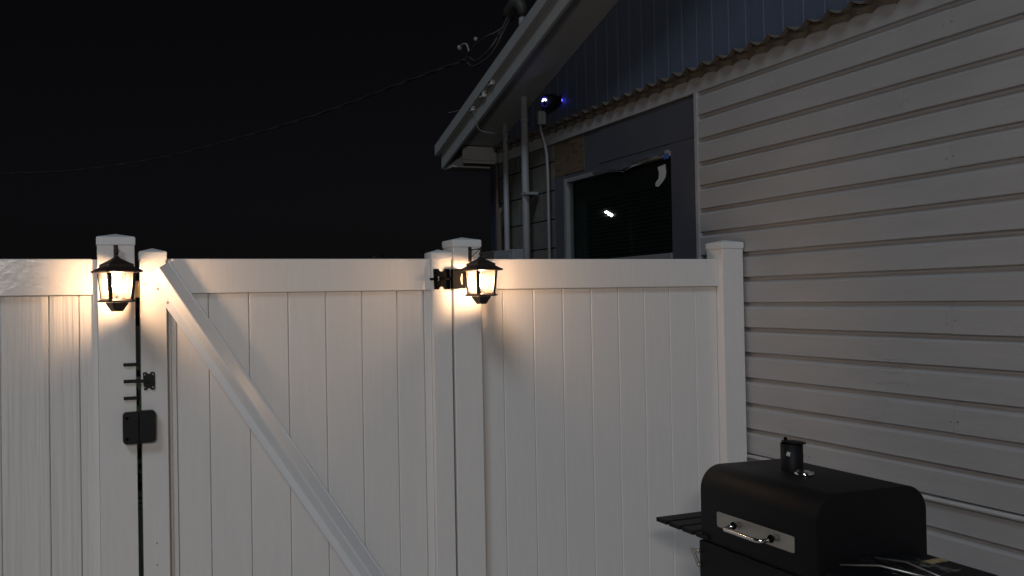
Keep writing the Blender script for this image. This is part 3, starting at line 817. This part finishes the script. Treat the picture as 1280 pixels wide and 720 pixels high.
# chimney
ch = MB().lathe([(.039, 0), (.039, .094), (.037, .094), (.037, 0)], (2.235, -1.085, 1.038), 32).build('chimney', M['grill'], gr)
cp = MB().lathe([(0, .0), (.042, 0), (.043, .0015), (.0425, .003), (0, .0045)], (0, 0, 0), 28)
cp.xf(Matrix.Translation((2.241, -1.088, 1.1345)) @ Matrix.Rotation(R(4), 4, 'Y') @ Matrix.Rotation(R(3), 4, 'X'))
cp.build('chimney_cap', M['grill'], ch)
MB().lathe([(0, 0), (.002, .001), (.002, .007), (.006, .010), (.0065, .014), (.004, .018), (0, .019)], (2.214, -1.078, 1.136), 14).build('cap_knob', M['black'], ch)
e = Matrix.Translation((2.235, -1.085, 1.038)) @ Matrix.Rotation(R(-55), 4, 'Z')
MB().box(-.006, .006, -.0398, -.0391, .054, .068).xf(e @ Matrix.Translation((0, 0, .065)) @ Matrix.Rotation(R(18), 4, 'Y') @ Matrix.Translation((0, 0, -.065))).build('sticker', M['sticker'], ch)
# firebox, legs, wheels, shelves
fb = MB().prism([(GX0 - .008, .775), (GX0 - .008, .56), (GX0 + .05, .50), (GX1 - .05, .50), (GX1 + .004, .56), (GX1 + .004, .775)], 1, GY0 - .004, GY1 + .004).build('firebox', M['grill'], gr, .006)
for x in (GX0 + .02, GX1 - .05):
    for y_ in (GY0 + .02, GY1 - .05):
        MB().box(x, x + .03, y_, y_ + .03, .0 if y_ < -1.2 else .075, .53).build('leg', M['grill'], gr, .003)
for x in (GX0 + .0, GX1 - .02):
    wl = MB().lathe([(.0, x), (.075, x), (.08, x + .006), (.08, x + .018), (.075, x + .024), (0, x + .024)], (0, GY1 - .035, .08), 28, axis=0).build('wheel', M['black'], gr)
MB().box(GX0 + .03, GX1 - .03, GY0 + .03, GY1 - .03, .18, .20).build('bottom_shelf', M['grill'], gr, .003)
s0 = None
for i in range(4):
    y_ = -.585 - i * .088
    MB().box(1.985, 2.43, y_ - .072, y_, .781, .797).build('shelf_slat', M['grill_slat'], gr, .002)
for x in (2.06, 2.36):
    MB().box(x, x + .025, -.872, -.53, .760, .7805).build('shelf_bracket', M['grill'], gr, .002)
# air vent crank on the far front corner
ck = MB().prism([(-.832, .736), (-.880, .744), (-.880, .730), (-.858, .724), (-.876, .700), (-.884, .694), (-.884, .680), (-.872, .682)][::-1], 0, GX0 - .020, GX0 - .013).build('vent_crank', M['steel'], fb, .001)
MB().tube([(GX0 - .008, -.878, .737), (GX0 - .022, -.878, .737)], .006, 10).build('crank_pin', M['steel'], fb)
MB().tube([(GX0 - .008, -.880, .687), (GX0 - .022, -.880, .687)], .006, 10).build('crank_pin', M['steel'], fb)
# near side shelf with rim
SY0 = -1.86
ns = MB().box(GX0 + .03, 2.42, SY0, GY0 - .006, .796, .806).build('side_shelf', M['grill'], gr, .002)
for a in ((2.4205, 2.43, SY0, GY0 - .006, .792, .812), (GX0 + .02, GX0 + .0295, SY0, GY0 - .006, .792, .812), (GX0 + .02, 2.43, SY0 - .010, SY0 - .0005, .792, .812)):
    MB().box(*a).build('shelf_rim', M['grill'], ns, .002)
MB().lathe([(0, .0), (.007, .001), (.006, .006), (0, .007)], (2.405, -1.515, .812), 12).build('bolt_head', M['black'], ns)
# things on the shelf
pk = thing('wrapped_pack', (2.31, -1.6, .808), 'black pack with a strip of gold print under clear film on the grill shelf', 'pack')
MB().box(2.20, 2.40, -1.78, -1.495, .8065, .826).build('pack', M['grill'], pk, .004)
gp = MB(); random.seed(5)
xx = 2.318
while xx < 2.392:
    wd = random.uniform(.0022, .005)
    gp.box(xx, xx + wd, -1.606 - random.uniform(.0, .004), -1.572 + random.uniform(-.003, .003), .8262, .8266); xx += wd + random.uniform(.002, .004)
gp.build('gold_lettering', M['gold'], pk)
fm = MB(); nx, nyy = 46, 46; vs = []
for i in range(nx + 1):
    for j in range(nyy + 1):
        u, v = i / nx, j / nyy
        x = 2.10 + .20 * u + .02 * v; y_ = -1.49 - .27 * v + .03 * u
        h = abs(noise.noise(Vector((u * 3.2, v * 2.8, 1.7)))) * .034 + abs(noise.noise(Vector((u * 6, v * 7, 5)))) * .008
        vs.append((x + .006 * noise.noise(Vector((u * 5, v * 5, 8))), y_, .829 + h))
fm.add(vs, [(i * (nyy + 1) + j, (i + 1) * (nyy + 1) + j, (i + 1) * (nyy + 1) + j + 1, i * (nyy + 1) + j + 1) for i in range(nx) for j in range(nyy)], True)
tag(fm.build('plastic_wrap', M['plastic']), 'crumpled clear plastic film lying on the near shelf of the grill', 'plastic film')
tt = thing('grill_tool', (2.1, -1.6, .83), 'shiny steel tongs under the plastic film on the grill shelf', 'tongs')
MB().tube([(2.06, -1.50, .830), (2.12, -1.60, .845), (2.19, -1.74, .832)], .0035, 8).build('arm', M['steel'], tt)
MB().tube([(2.20, -1.50, .834), (2.225, -1.60, .842), (2.215, -1.76, .832)], .0035, 8).build('arm', M['steel'], tt)

# ------------------------------------------------------------------ beyond the fence
def leaves(mb, c, rad, n, size, rng, gap=0.0):
    cs = []
    for _ in range(max(6, n // 60)):
        v = Vector((rng.gauss(0, 1), rng.gauss(0, 1), rng.gauss(0, .8))).normalized() * rng.uniform(.35, 1)
        cs.append(Vector((c[0] + v.x * rad[0], c[1] + v.y * rad[1], c[2] + v.z * rad[2])))
    for i in range(n):
        b = cs[i % len(cs)]; rr = .32 * min(rad)
        p = b + Vector((rng.gauss(0, rr * .6), rng.gauss(0, rr * .6), rng.gauss(0, rr * .5)))
        u = Vector((rng.gauss(0, 1), rng.gauss(0, 1), rng.gauss(0, .6))).normalized(); v = u.orthogonal().normalized()
        s = size * rng.uniform(.6, 1.3)
        mb.add([p - u * s, p - v * s * .45, p + u * s, p + v * s * .45], [(0, 1, 2, 3)])
def tree(x, y, h, r, label, seed, grp):
    rng = random.Random(seed)
    t = thing('tree', (x, y, 0), label, 'tree', grp)
    tr = MB().tube([(x, y, 0), (x + .1, y, h * .3), (x - .05, y + .1, h * .6), (x, y, h * .8)], [.16, .13, .09, .04], 9)
    for k in range(6):
        a = rng.uniform(0, 6.28); z = h * rng.uniform(.35, .6)
        tr.tube([(x, y, z), (x + math.cos(a) * r * .4, y + math.sin(a) * r * .4, z + h * .12), (x + math.cos(a) * r * .75, y + math.sin(a) * r * .75, z + h * .25)], [.06, .04, .015], 6)
    tr.build('trunk', M['bark'], t)
    cr = MB(); leaves(cr, (x, y, h * .72), (r, r, h * .3), 5200, .10, rng)
    cr.build('crown', M['farleaf'], t)
tree(3.6, 15.0, 2.3, 1.7, 'dark low tree just above the fence top left of the hinge post', 3, None)
tree(-.2, 21.0, 2.5, 2.2, 'dark tree barely showing over the fence right of the left lantern', 4, None)
tree(6.8, 17.0, 2.6, 1.5, 'dark tree beside the house corner beyond the fence', 5, None)
sh = thing('shrub', (.22, .95, 0), 'leafy green shrub seen through the narrow gap beside the gate', 'shrub')
rng = random.Random(11)
lm = MB(); leaves(lm, (.2, .8, 1.05), (.28, .3, .5), 900, .035, rng); lm.build('foliage', M['leaf'], sh)
MB().tube([(.22, .95, 0), (.2, .85, .5), (.18, .8, 1.1)], [.02, .015, .006], 7).build('stem', M['bark'], sh)

# distant street lamp off to the left: its reflection shows in the window
sl = thing('street_lamp', (-6.6, 16.93, 0), 'street lamp beyond the yard, seen only as a reflection in the window', 'street lamp')
MB().tube([(-6.6, 16.93, 0), (-6.6, 16.93, 3.9)], [.07, .045], 10).build('pole', M['camblack'], sl)
MB().tube([(-6.6, 16.93, 3.88), (-6.3, 16.93, 3.93), (-6.1, 16.93, 3.9)], .025, 8).build('arm', M['camblack'], sl)
hd = Matrix.Translation((-5.99, 16.93, 3.78)) @ Matrix.Rotation(R(-28), 4, 'Y')
MB().box(-.17, .17, -.06, .06, .0, .05).xf(hd).build('head', M['pvc'], sl, .01)
MB().box(-.10, .10, -.03, .03, -.045, -.001).xf(hd).build('lens', M['streetlens'], sl)

# pole lamp behind the viewer, assumed and added unseen: it lights the patio and shows in the chrome
fx = thing('assumed_floodlight', (-1.3, -6.1, 0), 'lamp on a pole assumed behind the viewer, added to light the patio', 'assumed_floodlight')
MB().tube([(-1.3, -6.1, 0), (-1.3, -6.1, 2.7)], .03, 12).build('pole', M['black'], fx)
aim = (Vector((1.6, .3, 1.7)) - Vector((-1.3, -6.1, 2.9))).normalized()
fq = Matrix.Translation((-1.3, -6.1, 2.9)) @ aim.to_track_quat('Z', 'Y').to_matrix().to_4x4()
MB().box(-.40, .40, -.18, .18, -.08, -.004).xf(fq).build('housing', M['black'], fx, .01)
MB().box(-.37, .37, -.15, .15, -.003, .004).xf(fq).build('lens', M['assumed_flood'], fx)
